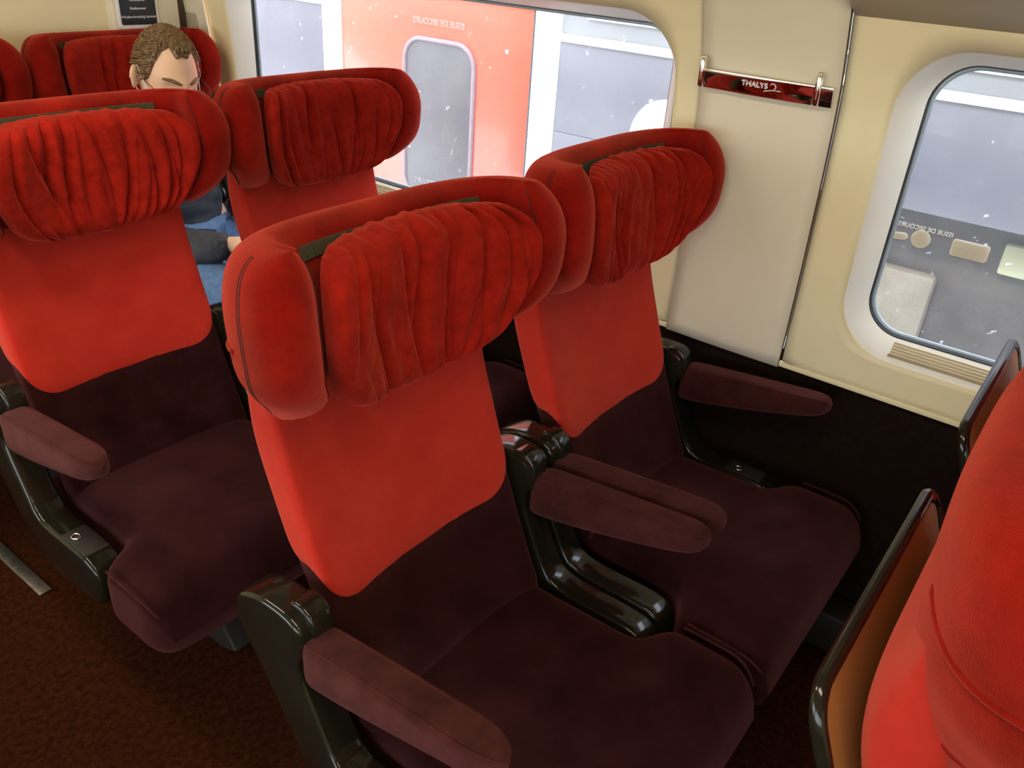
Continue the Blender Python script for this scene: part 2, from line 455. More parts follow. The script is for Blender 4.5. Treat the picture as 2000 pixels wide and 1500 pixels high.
def build_pad(root, sg):
    rings = []; n = 40; N = 40
    for i in range(N+1):
        t = i/N; y = .002+.338*t
        zt = .630+.036*t**.8; zb = .542+(.628-.542)*t**1.25*1.0
        hw = .0305
        e = 1
        if t > .80:
            q = (t-.80)/.20; e = math.sqrt(max(0, 1-q**2.2)); 
        if t < .03: e = .90+.1*(t/.03)
        cx = sg*(.2665+ (0 if t < .5 else (t-.5)**2*.01))
        hh = (zt-zb)/2; mid = (zt+zb)/2
        ez = 1 if t < .9 else (.35+.65*math.sqrt(max(0, 1-((t-.9)/.1)**2.5)))
        if t < .03: ez = .93+.07*(t/.03)
        ring = []
        for k in range(n):
            a = 2*PI*k/n; c, s = math.cos(a), math.sin(a); p = 2/4.5
            z = mid+hh*ez*math.copysign(abs(s)**p, s)
            taper = 1-.10*(0.5-0.5*s)
            ring.append((cx+hw*max(.03, e)*taper*math.copysign(abs(c)**p, c), y, z))
        rings.append(ring)
    p = loft('arm_pad', rings, PADV, root, angle=60)
    V = []; F = []
    path = []
    for sgn in (1,):
        for i in range(N+1):
            r = rings[i]; path.append(r[int(n*.14)])
        for i in range(N, -1, -1):
            r = rings[i]; path.append(r[int(n*.36)])
    a, b = tube_pts(path, .0014, 6)
    mesh_obj('pad_seam', a, b, PADV, p)
    return p
def build_shell(root):
    # thin moulded shell carrying the cushions, from the seat pan up to the headrest
    V = []; nu = 30; zs = [.40, .46, .52, .58, .62, .66, .69]
    for side in (0, 1):
        for z in zs:
            fy = sinterp(SIDE_Y, z)-.086-.004
            for i in range(nu):
                u = -1+2*i/(nu-1); x = .200*math.copysign(abs(u)**.9, u); y = fy+.012*abs(u)**6
                V.append((x, y-(.008 if side else 0), z))
    nv = len(zs); k = nu*nv; F = grid_faces(nu, nv)+[tuple(a+k for a in f)[::-1] for f in grid_faces(nu, nv)]
    for j in range(nv-1):
        for c in (0, nu-1): a = j*nu+c; F.append((a, a+nu, a+nu+k, a+k))
    for i in range(nu-1):
        F.append((i, i+1, i+1+k, i+k)); a = (nv-1)*nu+i; F.append((a, a+1, a+1+k, a+k))
    return mesh_obj('back_shell', V, F, GLOSS, root, True, 40)
def build_table(root, out=True):
    # folded table leaf hanging behind the shell: brown leaf in a glossy black rim
    slope = .40 if out else .36; zt, zb = .905, .60; yt = -.232 if out else -.225; hw = .216 if out else .150
    def Y(z): return yt+(zt-z)*slope
    def outline(w, top, bot, r, n=8):
        pts = []
        for (cx, cz, a0) in ((w-r, top-r, 0), (-(w-r), top-r, 90), (-(w-r), bot+r, 180), (w-r, bot+r, 270)):
            for k in range(n+1):
                a = math.radians(a0+90*k/n); pts.append((cx+r*math.cos(a), cz+r*math.sin(a)))
        return pts
    o = outline(hw, zt-.008, zb+.008, .028)
    V = [(x, Y(z)+.005, z) for x, z in o]+[(x, Y(z)-.005, z) for x, z in o]; n = len(o)
    F = [tuple(range(n)), tuple(range(n, 2*n))[::-1]]+[(i, (i+1) % n, (i+1) % n+n, i+n) for i in range(n)]
    t = mesh_obj('tray_table', V, F, TBROWN, root, True, 30)
    o = outline(hw+.006, zt, zb, .034)
    path = [(x, Y(z), z) for x, z in o]
    tube('table_rim', path, .0085, GLOSS, t, 12, True)
    for x in (-.13, .13):
        bm = bmesh.new(); add_box(bm, x-.012, x+.012, Y(.62)-.003, sinterp(SIDE_Y, .62)-.088, .612, .63, .002); bmo('table_bracket', bm, DARKM, t)
    return t
def build_base(root):
    bm = bmesh.new()
    add_box(bm, -.19, .19, .0, .40, .285, .335, .01)
    bmo('seat_pan', bm, DARKM, root)
    prof = [(.02, .29), (.34, .29), (.27, .10), (.33, .004), (.02, .004), (.09, .10)]
    prism('pedestal', prof, -.06, .06, DARKM, root, bev=.01, it=1)

def build_seat(name, label, loc, seed, hi=True, sag=0, amp=1, con=(-1,)):
    root = empty(name, label, 'seat', loc, 0, 'red and aubergine winged train seats')
    build_backrest(root); build_cover(root); build_headrest(root); build_strip(root)
    build_pillow(root, seed, sag, amp=amp)
    build_cushion(root)
    for sg in (-1, 1): build_frame(root, sg, sg in con); build_pad(root, sg)
    build_shell(root); build_table(root, False); build_base(root)
    return root
def copy_seat(src, name, label, loc, seed, amp=1, table=False):
    r = src.copy(); C.objects.link(r); r.location = loc; r['label'] = label
    for ch in list(src.children):
        if ch.name.startswith('pillow') or (table and ch.name.startswith('tray_table')): continue
        c = ch.copy(); C.objects.link(c); c.parent = r
        for g in list(ch.children):
            d = g.copy(); C.objects.link(d); d.parent = c
    build_pillow(r, seed, amp=amp)
    if table: build_table(r, True)
    return r
S = .6; PITCH = .88; RY = .845
f1 = build_seat('train_seat', 'red winged aisle seat in the middle of the picture with its whole front in view', (0, 0, 0), 11)
f2 = build_seat('train_seat', 'red winged seat beside the wall panel under the chrome coat rail', (S, 0, 0), 5, con=(1,))
l1 = copy_seat(f1, 'train_seat', 'brightest red seat at the left picture edge, hiding the lower body of the man', (0, -PITCH, 0), 23, .9)
l2 = copy_seat(f2, 'train_seat', 'red winged seat in front of the window facing the red train door', (S, -PITCH, 0), 31, .8)
m2 = copy_seat(f2, 'train_seat', 'dark red seat the man in glasses sits on, against the end wall', (S, -2*PITCH, 0), 41, .6)
m1 = copy_seat(f1, 'train_seat', 'dark red seat of which only a headrest wing shows at the upper left edge', (0, -2*PITCH, 0), 43, .6)
r1 = copy_seat(f1, 'train_seat', 'red velvet seat seen from behind at the lower right, large and close', (0.03, RY, 0), 51, 1, True)
r2 = copy_seat(f2, 'train_seat', 'seat by the right window of which the glossy rim shows at the right edge', (S+.05, RY, 0), 53, 1, True)

# ---------------------------------------------------------------- the coach shell
def wallx(z):       # inner face of the window wall, leaning in towards the ceiling
    return sinterp([(0, .955), (.675, .950), (.95, .943), (1.25, .915), (1.40, .868), (1.60, .79), (2.1, .50)], z)
def rrect(y0, y1, z0, z1, r, n=10):
    pts = []
    for (cy, cz, a0) in ((y1-r, z1-r, 0), (y0+r, z1-r, 90), (y0+r, z0+r, 180), (y1-r, z0+r, 270)):
        for k in range(n+1):
            a = math.radians(a0+90*k/n); pts.append((cy+r*math.cos(a), cz+r*math.sin(a)))
    return pts
def densify(p, step=.03):
    out = []; n = len(p)
    for i in range(n):
        a = Vector(p[i]); b = Vector(p[(i+1) % n]); k = max(1, int((b-a).length/step))
        for j in range(k): out.append(tuple(a.lerp(b, j/k)))
    return out
def holed_panel(name, y0, y1, z0, z1, hole, m, xf=wallx, off=0):
    """a wall panel curved with the wall, with one rounded hole"""
    inner = densify(hole, .025); n = len(inner)
    cy = sum(p[0] for p in inner)/n; cz = (min(p[1] for p in inner)+max(p[1] for p in inner))/2
    ym, yM = min(p[0] for p in inner), max(p[0] for p in inner); zm, zM = min(p[1] for p in inner), max(p[1] for p in inner)
    outer = []
    for (y, z) in inner:   # push each hole point out to the rectangle
        a = (y-cy)/((yM-ym)/2); b = (z-cz)/((zM-zm)/2); s = max(abs(a), abs(b)); a /= s; b /= s
        Y = cy+a*((y1-cy) if a > 0 else (cy-y0)); Z = cz+b*((z1-cz) if b > 0 else (cz-z0))
        outer.append((Y, Z))
    V = []; L = 6
    for j in range(L+1):
        for i in range(n):
            t = j/L; y = inner[i][0]*(1-t)+outer[i][0]*t; z = inner[i][1]*(1-t)+outer[i][1]*t
            V.append((xf(z)+off, y, z))
    F = grid_faces(n, L+1, True)
    o = mesh_obj(name, V, F, m)
    sol = o.modifiers.new('s', 'SOLIDIFY'); sol.thickness = .012; sol.offset = 0
    return o
def reveal(name, outer, inner, dx, m, parent=None):
    n = len(outer); rows = []
    R = 8
    for j in range(R+1):
        t = j/R; e = t
        row = []
        for i in range(n):
            y = outer[i][0]*(1-e)+inner[i][0]*e; z = outer[i][1]*(1-e)+inner[i][1]*e
            xo = wallx(outer[i][1])-.004; xi = wallx(inner[i][1])*0+dx
            row.append((xo+(xi-xo)*(t**1.3), y, z))
        rows += row
    return mesh_obj(name, rows, grid_faces(n, R+1, True), m, parent)

def train_window(idx, y0, y1, grille):
    zo0, zo1, r = .752, 1.372, .125
    ins = .042
    outer = rrect(y0, y1, zo0, zo1, r); inner = rrect(y0+ins, y1-ins, zo0+.046, zo1-.030, r-.045)
    gx = .975
    w = reveal('window_%d' % idx, outer, inner, gx, REVEAL); tag(w, kind='structure')
    for (nm, mm, d, wd) in (('gasket', GASKET, -.004, .0075), ('metal_edge', BLUEG, .0045, .0050)):
        q = rrect(y0+ins+d, y1-ins-d, zo0+.046+d, zo1-.030-d, r-.045-d*.5)
        tube(nm, [(gx+.010+(d+.004)*.6, a, b) for a, b in q], wd, mm, w, 8, True)
    q = rrect(y0+ins-.002, y1-ins+.002, zo0+.044, zo1-.028, r-.043)
    me = mesh_obj('pane', [(gx+.014, a, b) for a, b in q], [tuple(range(len(q)))], GLASS if idx == 1 else GLASS2, w, False)
    return w, outer

yA0, yA1 = -1.745, -.165
yB0, yB1 = .287, 1.90
w1, oA = train_window(1, yA0, yA1, True)
w2, oB = train_window(2, yB0, yB1, True)
p = holed_panel('wall_window_rear', -1.86, -.105, .675, 1.60, oA, CREAM); tag(p, kind='structure')
p = holed_panel('wall_window_front', .1925, 2.10, .675, 1.60, oB, CREAM); tag(p, kind='structure')
# pillar panel between the windows
V = []
zs = [.664+.03*i for i in range(34)]
for z in zs:
    for i in range(9): V.append((wallx(z)-.010-.002*math.sin(PI*i/8), -.100+.288*i/8, z))
o = mesh_obj('wall_pillar', V, grid_faces(9, len(zs)), BEIGE); tag(o, kind='structure')
sl = o.modifiers.new('s', 'SOLIDIFY'); sl.thickness = .012; sl.offset = 0
JOINT = mat('joint strip brown', (.10, .07, .035, 1), .9, col2=(.12, .085, .045, 1), spec=.05)
o.data.materials.append(JOINT); sl.material_offset_rim = 1
# backing behind the joints
for nm, ya, yb in (('trim_1', -.112, -.098), ('trim_2', .184, .200)):
    V = []
    for z in zs:
        for y in (ya, yb): V.append((wallx(z)+.014, y, z))
    tag(mesh_obj(nm, V, grid_faces(2, len(zs)), JOINT), kind='structure')
# lower wall, dark
V = []
for (x, z) in ((.945, -.0), (.945, .10), (.958, .12), (.958, .655), (.962, .70)):
    V += [(x, -2.0, z), (x, 3.2, z)]
tag(mesh_obj('wall_right', V, grid_faces(2, 5), DWALL, None, True, 30), kind='structure')
# thin step under the cream panels
tag(box('trim_3', .940, .951, -1.86, 3.2, .664, .676, CREAM, bev=.002), kind='structure')
# upper wall up to the ceiling
V = []
for z in (1.59, 1.8, 2.0, 2.12):
    V += [(wallx(z)+.01, -2.0, z), (wallx(z)+.01, 3.2, z)]
tag(mesh_obj('wall_upper', V, grid_faces(2, 4), BEIGE), kind='structure')
V = [(.97, 2.09, .66), (.97, 3.2, .66), (.86, 2.09, 1.6), (.86, 3.2, 1.6)]
tag(mesh_obj('wall_front_side', V, grid_faces(2, 2), CREAM), kind='structure')
V = [(.965, -2.0, .66), (.965, -1.85, .66), (.86, -2.0, 1.6), (.86, -1.85, 1.6)]
tag(mesh_obj('wall_rear_side', V, grid_faces(2, 2), BEIGE), kind='structure')
# luggage shelf soffit above each window
def shelf(name, ya, yb, label):
    prof = [(.900, 1.405), (.865, 1.398), (.60, 1.56), (.56, 1.60), (.60, 1.64), (.86, 1.62)]
    pts = prof
    o = prism(name, [(a, b) for a, b in pts], ya, yb, TAUPE, None, bev=.004, it=1, axis='y')
    return tag(o, label, 'luggage shelf')
shelf('luggage_shelf', .190, 2.6, 'taupe luggage shelf edge above the right window')
# floor, ceiling, far walls
tag(box('floor', -2.0, .96, -2.02, 3.25, -.06, 0, CARPET), kind='structure')
tag(box('ceiling', -1.96, .52, -2.02, 3.25, 2.10, 2.15, CEIL), kind='structure')
tag(box('wall_back', -2.0, .96, -2.06, -1.99, 0, 2.12, CREAM), kind='structure')
tag(box('wall_end', -2.0, .96, 3.2, 3.26, 0, 2.12, CREAM), kind='structure')
bm = bmesh.new()      # left wall of the coach, with its own row of windows
add_box(bm, -2.0, -1.95, -2.02, 3.25, 0, .74); add_box(bm, -2.0, -1.95, -2.02, 3.25, 1.50, 2.15)
for ya, yb in ((-2.02, -1.8), (-.1, .15), (1.9, 2.1), (3.1, 3.25)): add_box(bm, -2.0, -1.95, ya, yb, .74, 1.50)
tag(bmo('wall_left', bm, CREAM), kind='structure')
# partition pieces on the back wall
tag(box('trim_4', .650, .872, -1.99, -1.945, .5, 2.10, BEIGE, bev=.003), kind='structure')
tag(box('trim_5', .874, .905, -1.99, -1.960, .5, 2.10, mat('dark bronze', (.06, .04, .02, 1), .4, col2=(.08, .055, .03, 1))), kind='structure')
tag(box('trim_6', .905, .97, -1.99, -1.90, .5, 2.10, TAUPE, bev=.003), kind='structure')
# floor rail
tag(box('seat_rail', -.245, -.215, -1.55, -1.08, .0005, .007, STEEL, bev=.001), 'thin metal strip let into the carpet left of the brightest red seat', 'floor strip')
hd = box('heating_duct', .86, .944, -1.9, 3.0, .02, .13, DARKM, bev=.006); tag(hd, 'dark heating duct along the foot of the window wall', 'duct')
# grilles on the sills
def sill_grille(name, y0, y1, label):
    g = empty(name, label, 'air grille', (0, 0, 0))
    bm = bmesh.new()
    for i in range(5):
        t = i/4; x = .953+t*.0165; z = .768+t*.020
        add_box(bm, x-.0028, x+.0028, y0, y1, z-.001, z+.0042, .0008, 1)
    bmo('slats', bm, GRILLE, g)
    V = []
    for (x, z) in ((.949, .7645), (.972, .7905)):
        V += [(x, y0-.003, z), (x, y1+.003, z)]
    o = mesh_obj('grille_frame', V, grid_faces(2, 2), GRILLE, g); s_ = o.modifiers.new('s', 'SOLIDIFY'); s_.thickness = .003
    return g
sill_grille('air_grille', .405, 1.75, 'ribbed beige air grille on the sill of the right window')
sill_grille('air_grille', -1.60, -.30, 'ribbed beige air grille on the sill of the left window')

# ---------------------------------------------------------------- chrome coat rail
cr = empty('coat_rail', 'chrome coat rail with two pegs and raised lettering on the beige pillar panel', 'coat rail', (0, 0, 0))
xr = wallx(1.262)-.030
prof = []
N = 24
rings = []
for i in range(N+1):
    t = i/N; y = -.094+.276*t; bow = .006*math.sin(PI*t)
    x = xr-bow; ring = []
    for k in range(16):
        a = 2*PI*k/16; c, s = math.cos(a), math.sin(a)
        dz = .0195*math.copysign(abs(s)**.5, s); ring.append((x-.30*dz+.0045*math.copysign(abs(c)**.5, c), y, 1.259+dz))
    rings.append(ring)
loft('rail_bar', rings, CHROME, cr)
bm = bmesh.new()
for y in (-.088, .170):
    add_box(bm, xr, wallx(1.26)-.006, y-.006, y+.010, 1.250, 1.268, .002)
bmo('rail_mount', bm, CHROME, cr)
for y in (-.090, .153):
    pr = [(xr-.006, y, 1.243), (xr-.007, y, 1.247), (xr-.009, y, 1.300), (xr-.009, y, 1.303), (xr-.009, y, 1.3045)]
    tube('peg', pr, [.0068, .0075, .0070, .006, .003], CHROME, cr, 14)
text_obj('lettering', 'THALYS', .0150, WHITE, frame_mat((xr-.0135, .028, 1.263), (0, 1, 0), (-.30, 0, 1)), cr, .0006, 1.05)
lg = []
for i in range(14): t = i/13; lg.append((xr-.0100, .048+.034*t, 1.253+.0045*math.sin(t*2.2)))
tube('swoosh', lg, .0007, WHITE, cr, 6)
lg = []
for i in range(14): a = -1.2+i/13*3.9; lg.append((xr-.0136, .066+.006*math.cos(a), 1.264+.006*math.sin(a)))
tube('emblem_head', lg, .0008, WHITE, cr, 6)

# ---------------------------------------------------------------- hammer sign
sg = empty('hammer_sign', 'black emergency hammer sign with white border above the head of the man', 'sign', (0, 0, 0))
pr = rrect(.660, .795, 1.155, 1.40, .012, 5)
o = prism('sign_border', [(a, b) for a, b in pr], -1.945, -1.938, WHITE, sg, bev=.001, it=0, axis='y')
pr = rrect(.668, .787, 1.166, 1.392, .006, 5)
prism('sign_face', [(a, b) for a, b in pr], -1.938, -1.9365, BLACKP, sg, bev=.0004, it=0, axis='y')
for i, (t, z) in enumerate((('Marteau brise-vitre', 1.262), ('Noodhamer', 1.237), ('Nothammer', 1.213), ('Window-breaking hammer', 1.189))):
    text_obj('sign_text', t, .0108, WHITE, frame_mat((.727, -1.9362, z), (1, 0, 0), (0, 0, 1)), sg, .0003)

# ---------------------------------------------------------------- window transfers
RG = frame_mat
# lettering made to be read from outside
def outer_text(body, y, z, size, m, label):
    me = text_mesh(body, size, .0003)
    M = RG((.9915, y, z), (0, -1, 0), (0, 0, 1))
    me.transform(M); return link('window_lettering', me, m, w2 if y > 0 else w1, False)
outer_text('ISSUE DE SECOURS', .392, 1.030, .0125, CREAMPR, 'small cream mirrored lettering above the hammer symbol on the right window')
outer_text('ISSUE DE SECOURS', -.925, 1.270, .022, WHITE, 'white mirrored lettering high on the left window above the red door')
outer_text('ISSUE DE SECOURS', -.915, .833, .022, WHITE, 'white mirrored lettering low on the left window by the sill')
def flat(name, pts, x, m, label, cat, parent=None):
    V = [(x, a, b) for a, b in pts]+[(x+.0006, a, b) for a, b in pts]; n = len(pts)
    F = [tuple(range(n)), tuple(range(n, 2*n))[::-1]]+[(i, (i+1) % n, (i+1) % n+n, i+n) for i in range(n)]
    o = mesh_obj(name, V, F, m, parent, False)
    return tag(o, label, cat) if label else o
circ = [(.389+.0185*math.cos(2*PI*k/32), 1.009+.0185*math.sin(2*PI*k/32)) for k in range(32)]
hs = flat('symbol_sticker', circ, .990, CREAMPR, None, None, w2)
pill = []
for k in range(24):
    a = 2*PI*k/24; pill.append((.349+(.008 if math.cos(a) > 0 else -.008)+.0075*math.cos(a)+0, 1.006+.0075*math.sin(a)+.1*(.008 if math.cos(a) > 0 else -.008)))
flat('sticker_bar', pill, .990, CREAMPR, None, None, hs)
flat('rectangle_sticker', rrect(.447, .515, .992, 1.026, .006, 4), .990, CREAMPR, None, None, w2)
flat('edge_sticker', rrect(.300, .332, .985, 1.022, .006, 4), .990, CREAMPR, None, None, w2)

# ---------------------------------------------------------------- the train alongside
TX = 2.2
tr = empty('neighbouring_train', 'grey train with a red door standing on the next track, seen through both windows', 'train', (TX, 0, 0))
def tb(name, y0, y1, z0, z1, m, x=0, th=.05, bev=.004, parent=tr): return box(name, x, x+th, y0, y1, z0, z1, m, parent, bev)
tb('body_panel', -1.34, 6, 1.118, 1.135, T_LIGHT, -.012, .06, .006)
tb('body_panel', -9, -2.785, 1.118, 1.135, T_LIGHT, -.012, .06, .006)
tb('upper_panel', -1.34, 6, 1.15, 1.36, T_MID, .005)
tb('body_side', -1.34, 6, .763, 1.125, T_GREY)
tb('body_side', -1.34, -.30, .10, .763, T_GREY)
tb('body_side', -9, -2.785, .10, 1.8, T_GREY)
tb('roof_band', -1.34, 6, 1.36, 1.50, T_LIGHT, .015)
tb('roof_band', -1.22, 6, 1.212, 1.226, T_LIGHT, -.006, .03)
tb('white_stripe', -2.785, -2.655, .05, 2.2, T_WHITE, -.004)
tb('white_stripe', -1.472, -1.342, .05, 2.2, T_WHITE, -.004)
dr = tb('red_door', -2.652, -1.478, .05, 2.2, T_RED, .004)
tb('door_gap', -1.481, -1.473, .05, 2.2, GASKET, -.004, .01, .001)
q = rrect(-2.215, -1.790, .30, 1.040, .10)
DGL = mat('door window glass', (.055, .05, .055, 1), .3, col2=(.085, .08, .085, 1), nscale=3, spec=.3)
o = prism('door_window', q, -.002, .004, DGL, dr, bev=.001, it=0)
tube('window_seal', [(-.002, a, b) for a, b in q], .011, mat('purple grey seal', (.18, .12, .14, 1), .5, col2=(.22, .15, .17, 1)), dr, 8, True)
tb('skirt', -.30, 6, .12, .755, T_DARK, .16)  # dark sheet standing in for the shadowed underside
tb('equipment_cover', .43, .62, .585, .690, mat('pale yellow paint', (.30, .29, .18, 1), .5, col2=(.34, .33, .21, 1)), .13, .04, .01)
tb('equipment_box', .05, .26, .22, .52, mat('brown box paint', (.14, .12, .09, 1), .7, col2=(.2, .17, .13, 1), nscale=8), .12, .06, .02)
tb('equipment_box', -.16, .02, .25, .60, T_GREY, .12, .06, .02)
tb('roof', -9, 6, 1.5, 2.3, T_GREY, .10, .3)
dsc = [( -.80+.155*math.cos(2*PI*k/48), .79+.155*math.sin(2*PI*k/48)) for k in range(48)]
V = []; n = 48
for (r, x) in ((.155, -.001), (.04, -.001)):
    for k in range(n): a = 2*PI*k/n; V.append((x, -.815+r*math.cos(a), .815+r*math.sin(a)))
o = mesh_obj('white_disc', V, grid_faces(n, 2, True), T_WHITE, tr, False); s_ = o.modifiers.new('s', 'SOLIDIFY'); s_.thickness = .002
tag(box('ground', 1.05, 60, -40, 40, -.9, -.85, BALLAST), kind='structure')
tag(box('ground_left', -60, -2.1, -40, 40, -.9, -.85, BALLAST), kind='structure')

# ---------------------------------------------------------------- ceiling lamps
for i, (x, y, lb) in enumerate(((-.62, -1.15, 'long warm ceiling lamp over the rear of the aisle'), (-.62, .6, 'long warm ceiling lamp over the middle of the aisle'), (-.62, 2.2, 'long warm ceiling lamp over the front of the aisle'))):
    l = empty('ceiling_lamp', lb, 'lamp', (x, y, 2.10), 0, 'aisle ceiling lamps')
    bm = bmesh.new(); add_box(bm, -.13, .13, -.55, .55, -.025, 0, .006); bmo('lamp_body', bm, CEIL, l)
    bm = bmesh.new(); add_box(bm, -.11, .11, -.53, .53, -.032, -.022, .004); bmo('diffuser', bm, LAMPM, l)

rl = empty('added_spot_lamp', 'small round spot lamp added in the ceiling to brighten the left red seat', 'lamp', (-.55, -.45, 2.10))  # unseen spot fitting, added to brighten the seat at the left edge
tube('added_lamp_ring', [(.05*math.cos(a*PI/12), .05*math.sin(a*PI/12), -.006) for a in range(24)], .008, CHROME, rl, 8, True)


# ---------------------------------------------------------------- the passenger
def skin_chain(chains, name):
    """chains: lists of (x,y,z,r); first vertex of the first chain is the root"""
    bm = bmesh.new(); sk = bm.verts.layers.skin.verify(); idx = {}
    def vget(p):
        k = tuple(round(c, 4) for c in p[:3])
        if k not in idx:
            v = bm.verts.new(p[:3]); v[sk].radius = (p[3], p[4] if len(p) > 4 else p[3]); idx[k] = v
            if len(idx) == 1: v[sk].use_root = True
        return idx[k]
    for ch in chains:
        vs = [vget(p) for p in ch]
        for a, b in zip(vs, vs[1:]):
            if a is not b and not bm.edges.get((a, b)): bm.edges.new((a, b))
    me = bpy.data.meshes.new(name); bm.to_mesh(me); bm.free()
    o = bpy.data.objects.new(name, me); C.objects.link(o)
    o.modifiers.new('skin', 'SKIN').use_smooth_shade = True
    s = o.modifiers.new('sub', 'SUBSURF'); s.levels = 2; s.render_levels = 2
    return apply_mods(o)

# the body's own coordinates: hips at the origin of the seat, facing +y
PX, PY = S, -2*PITCH
def W(x, y, z): return (PX+x, PY+y, z)
HC = Vector((PX-.066, PY+.255, 1.091)); HR = Matrix.Rotation(math.radians(5), 4, 'Z') @ Matrix.Rotation(math.radians(-19), 4, 'X') @ Matrix.Rotation(math.radians(3), 4, 'Y')
# torso, arms, legs
hipL = W(-.10, .14, .53); hipR = W(.10, .14, .53)
body_ch = [
 [(*W(0, .13, .53), .13, .11), (*W(0, .12, .68), .125, .10), (*W(-.01, .13, .83), .145, .105), (*W(-.015, .165, .93), .10, .075), (*W(-.03, .195, .985), .052), (*(HC+HR@Vector((0, -.03, -.07))), .050)],
 [(*W(0, .13, .53), .13, .11), (*W(-.105, .20, .53), .085), (*W(-.12, .56, .545), .060), (*W(-.12, .60, .30), .048), (*W(-.12, .575, .10), .038)],
 [(*W(0, .13, .53), .13, .11), (*W(.105, .20, .53), .085), (*W(.12, .56, .545), .060), (*W(.12, .60, .30), .048), (*W(.12, .575, .10), .038)],
 [(*W(-.015, .165, .93), .10, .075), (*W(-.17, .15, .90), .060), (*W(-.215, .19, .68), .044), (*W(-.12, .40, .655), .033), (*W(-.085, .45, .66), .026)],
 [(*W(-.015, .165, .93), .10, .075), (*W(.15, .15, .90), .060), (*W(.215, .19, .68), .044), (*W(.12, .40, .655), .033), (*W(.085, .45, .66), .026)],
]
for sgn in (-1, 1):   # hands folded round a phone in the lap
    w0 = Vector(W(sgn*.085, .45, .66)); wv = (*w0, .026)
    palm = w0+Vector((-sgn*.030, .045, .006))
    body_ch.append([wv, (*palm, .024, .014)])
    for k, (dx, ln) in enumerate(((-.020, .058), (-.007, .066), (.006, .062), (.019, .048))):
        b = palm+Vector((dx*.9, .030, .002-.002*k)); c = b+Vector((-sgn*.010, ln*.45, .008)); d = c+Vector((-sgn*.018, ln*.25, -.012)); e = d+Vector((-sgn*.012, -.004, -.014))
        body_ch.append([(*palm, .024, .014), (*b, .0095), (*c, .0085), (*d, .008), (*e, .007)])
    b = palm+Vector((-sgn*.022, .0, .012)); c = b+Vector((-sgn*.012, .022, .012))
    body_ch.append([(*palm, .024, .014), (*b, .010), (*c, .0085)])
body = skin_chain(body_ch, 'person')

# head: a sculpted ball, face towards local +y
def head_point(th, ph, grow=0):
    # th around z (0 = +y face), ph elevation
    dx = math.sin(th)*math.cos(ph); dy = math.cos(th)*math.cos(ph); dz = math.sin(ph)
    rx, ry, rz = .0725, .093, .116
    x, y, z = dx*rx, dy*ry, dz*rz
    def g(cx, cz, sx, sz): return math.exp(-((x-cx)/sx)**2-((z-cz)/sz)**2)
    if dz < 0:   # jaw narrows and reaches forward, nape is cut back
        t = -dz; x *= 1-.30*t*t
        if dy < 0: y *= 1-.42*t
        else: y *= 1+.02*t
    else:
        y -= .006*dz
        if dy < 0: y *= 1.05
    if dy > .15:
        f = min(1, (dy-.15)/.3)
        y -= f*.012*g(-.033, .004, .018, .014); y -= f*.012*g(.033, .004, .018, .014)      # eye sockets
        y += f*.007*g(0, .025, .05, .012)                                                    # brow
        y += f*(.010*g(0, .002, .010, .022)+.020*g(0, -.022, .012, .016)+.010*g(0, -.010, .011, .02))  # nose
        y += f*.006*(g(-.045, -.02, .02, .02)+g(.045, -.02, .02, .02))                       # cheeks
        y += f*.007*g(0, -.055, .022, .007)+f*.006*g(0, -.066, .020, .007)-f*.004*g(0, -.0605, .025, .003)
        y += f*.010*g(0, -.09, .025, .018)                                                   # chin
    k = 1+grow
    return Vector((x*k, y*k, z*k))
def make_head_mesh():
    V = []; F = []; NU, NV = 96, 72
    for j in range(NV+1):
        ph = -PI/2+PI*j/NV
        for i in range(NU): V.append(head_point(2*PI*i/NU-PI, ph))
    return V, grid_faces(NU, NV+1, True)
hv, hf = make_head_mesh()
me = bpy.data.meshes.new('h'); bm = bmesh.new()
vs = [bm.verts.new(HC+HR@v) for v in hv]
for f in hf:
    try: bm.faces.new([vs[i] for i in f])
    except ValueError: pass
bmesh.ops.remove_doubles(bm, verts=bm.verts, dist=1e-5)
# ears
def ear(sgn):
    c = Vector((sgn*.0845, -.008, -.006)); 
    out = []
    for j in range(13):
        ph = -PI/2+PI*j/12
        for i in range(20):
            a = 2*PI*i/20
            p = Vector((math.cos(ph)*math.cos(a)*.0080, math.cos(ph)*math.sin(a)*.0205*(1 if math.sin(ph) > -.2 else .8), math.sin(ph)*.033))
            rr = math.hypot(p.y/.0185, p.z/.033)
            p.x += .006*rr**2*1.0
            if p.x*1 > 0 and rr < .7: p.x -= .004*(1-rr/.7)
            q = Vector((sgn*p.x, p.y-.25*abs(p.x), p.z)); q.rotate(Matrix.Rotation(sgn*math.radians(-55), 3, 'Z'))
            q.rotate(Matrix.Rotation(math.radians(12), 3, 'X')); out.append(c+q)
    return out
for sgn in (-1, 1):
    pts = ear(sgn); vv = [bm.verts.new(HC+HR@p) for p in pts]
    for f in grid_faces(20, 13, True):
        try: bm.faces.new([vv[i] for i in f])
        except ValueError: pass
b2 = bmesh.new(); b2.from_mesh(body.data)
tmp = bpy.data.meshes.new('x'); b2.to_mesh(tmp); bm.from_mesh(tmp); b2.free()
bmesh.ops.recalc_face_normals(bm, faces=bm.faces)
bm.to_mesh(body.data); bm.free()
rm = body.modifiers.new('r', 'REMESH'); rm.mode = 'VOXEL'; rm.voxel_size = .0042; rm.use_smooth_shade = True
sm = body.modifiers.new('sm', 'SMOOTH'); sm.iterations = 3; sm.factor = .5
apply_mods(body)
body.data.materials.clear(); body.data.materials.append(SKIN)
for p_ in body.data.polygons: p_.use_smooth = True
tag(body, 'person in glasses, face mask, charcoal jacket and jeans, looking down on the rear seat', 'person')
def worn(name, V, F, m, parent=body): return mesh_obj(name, V, F, m, parent)
def HW_(p): return HC+HR@Vector(p)

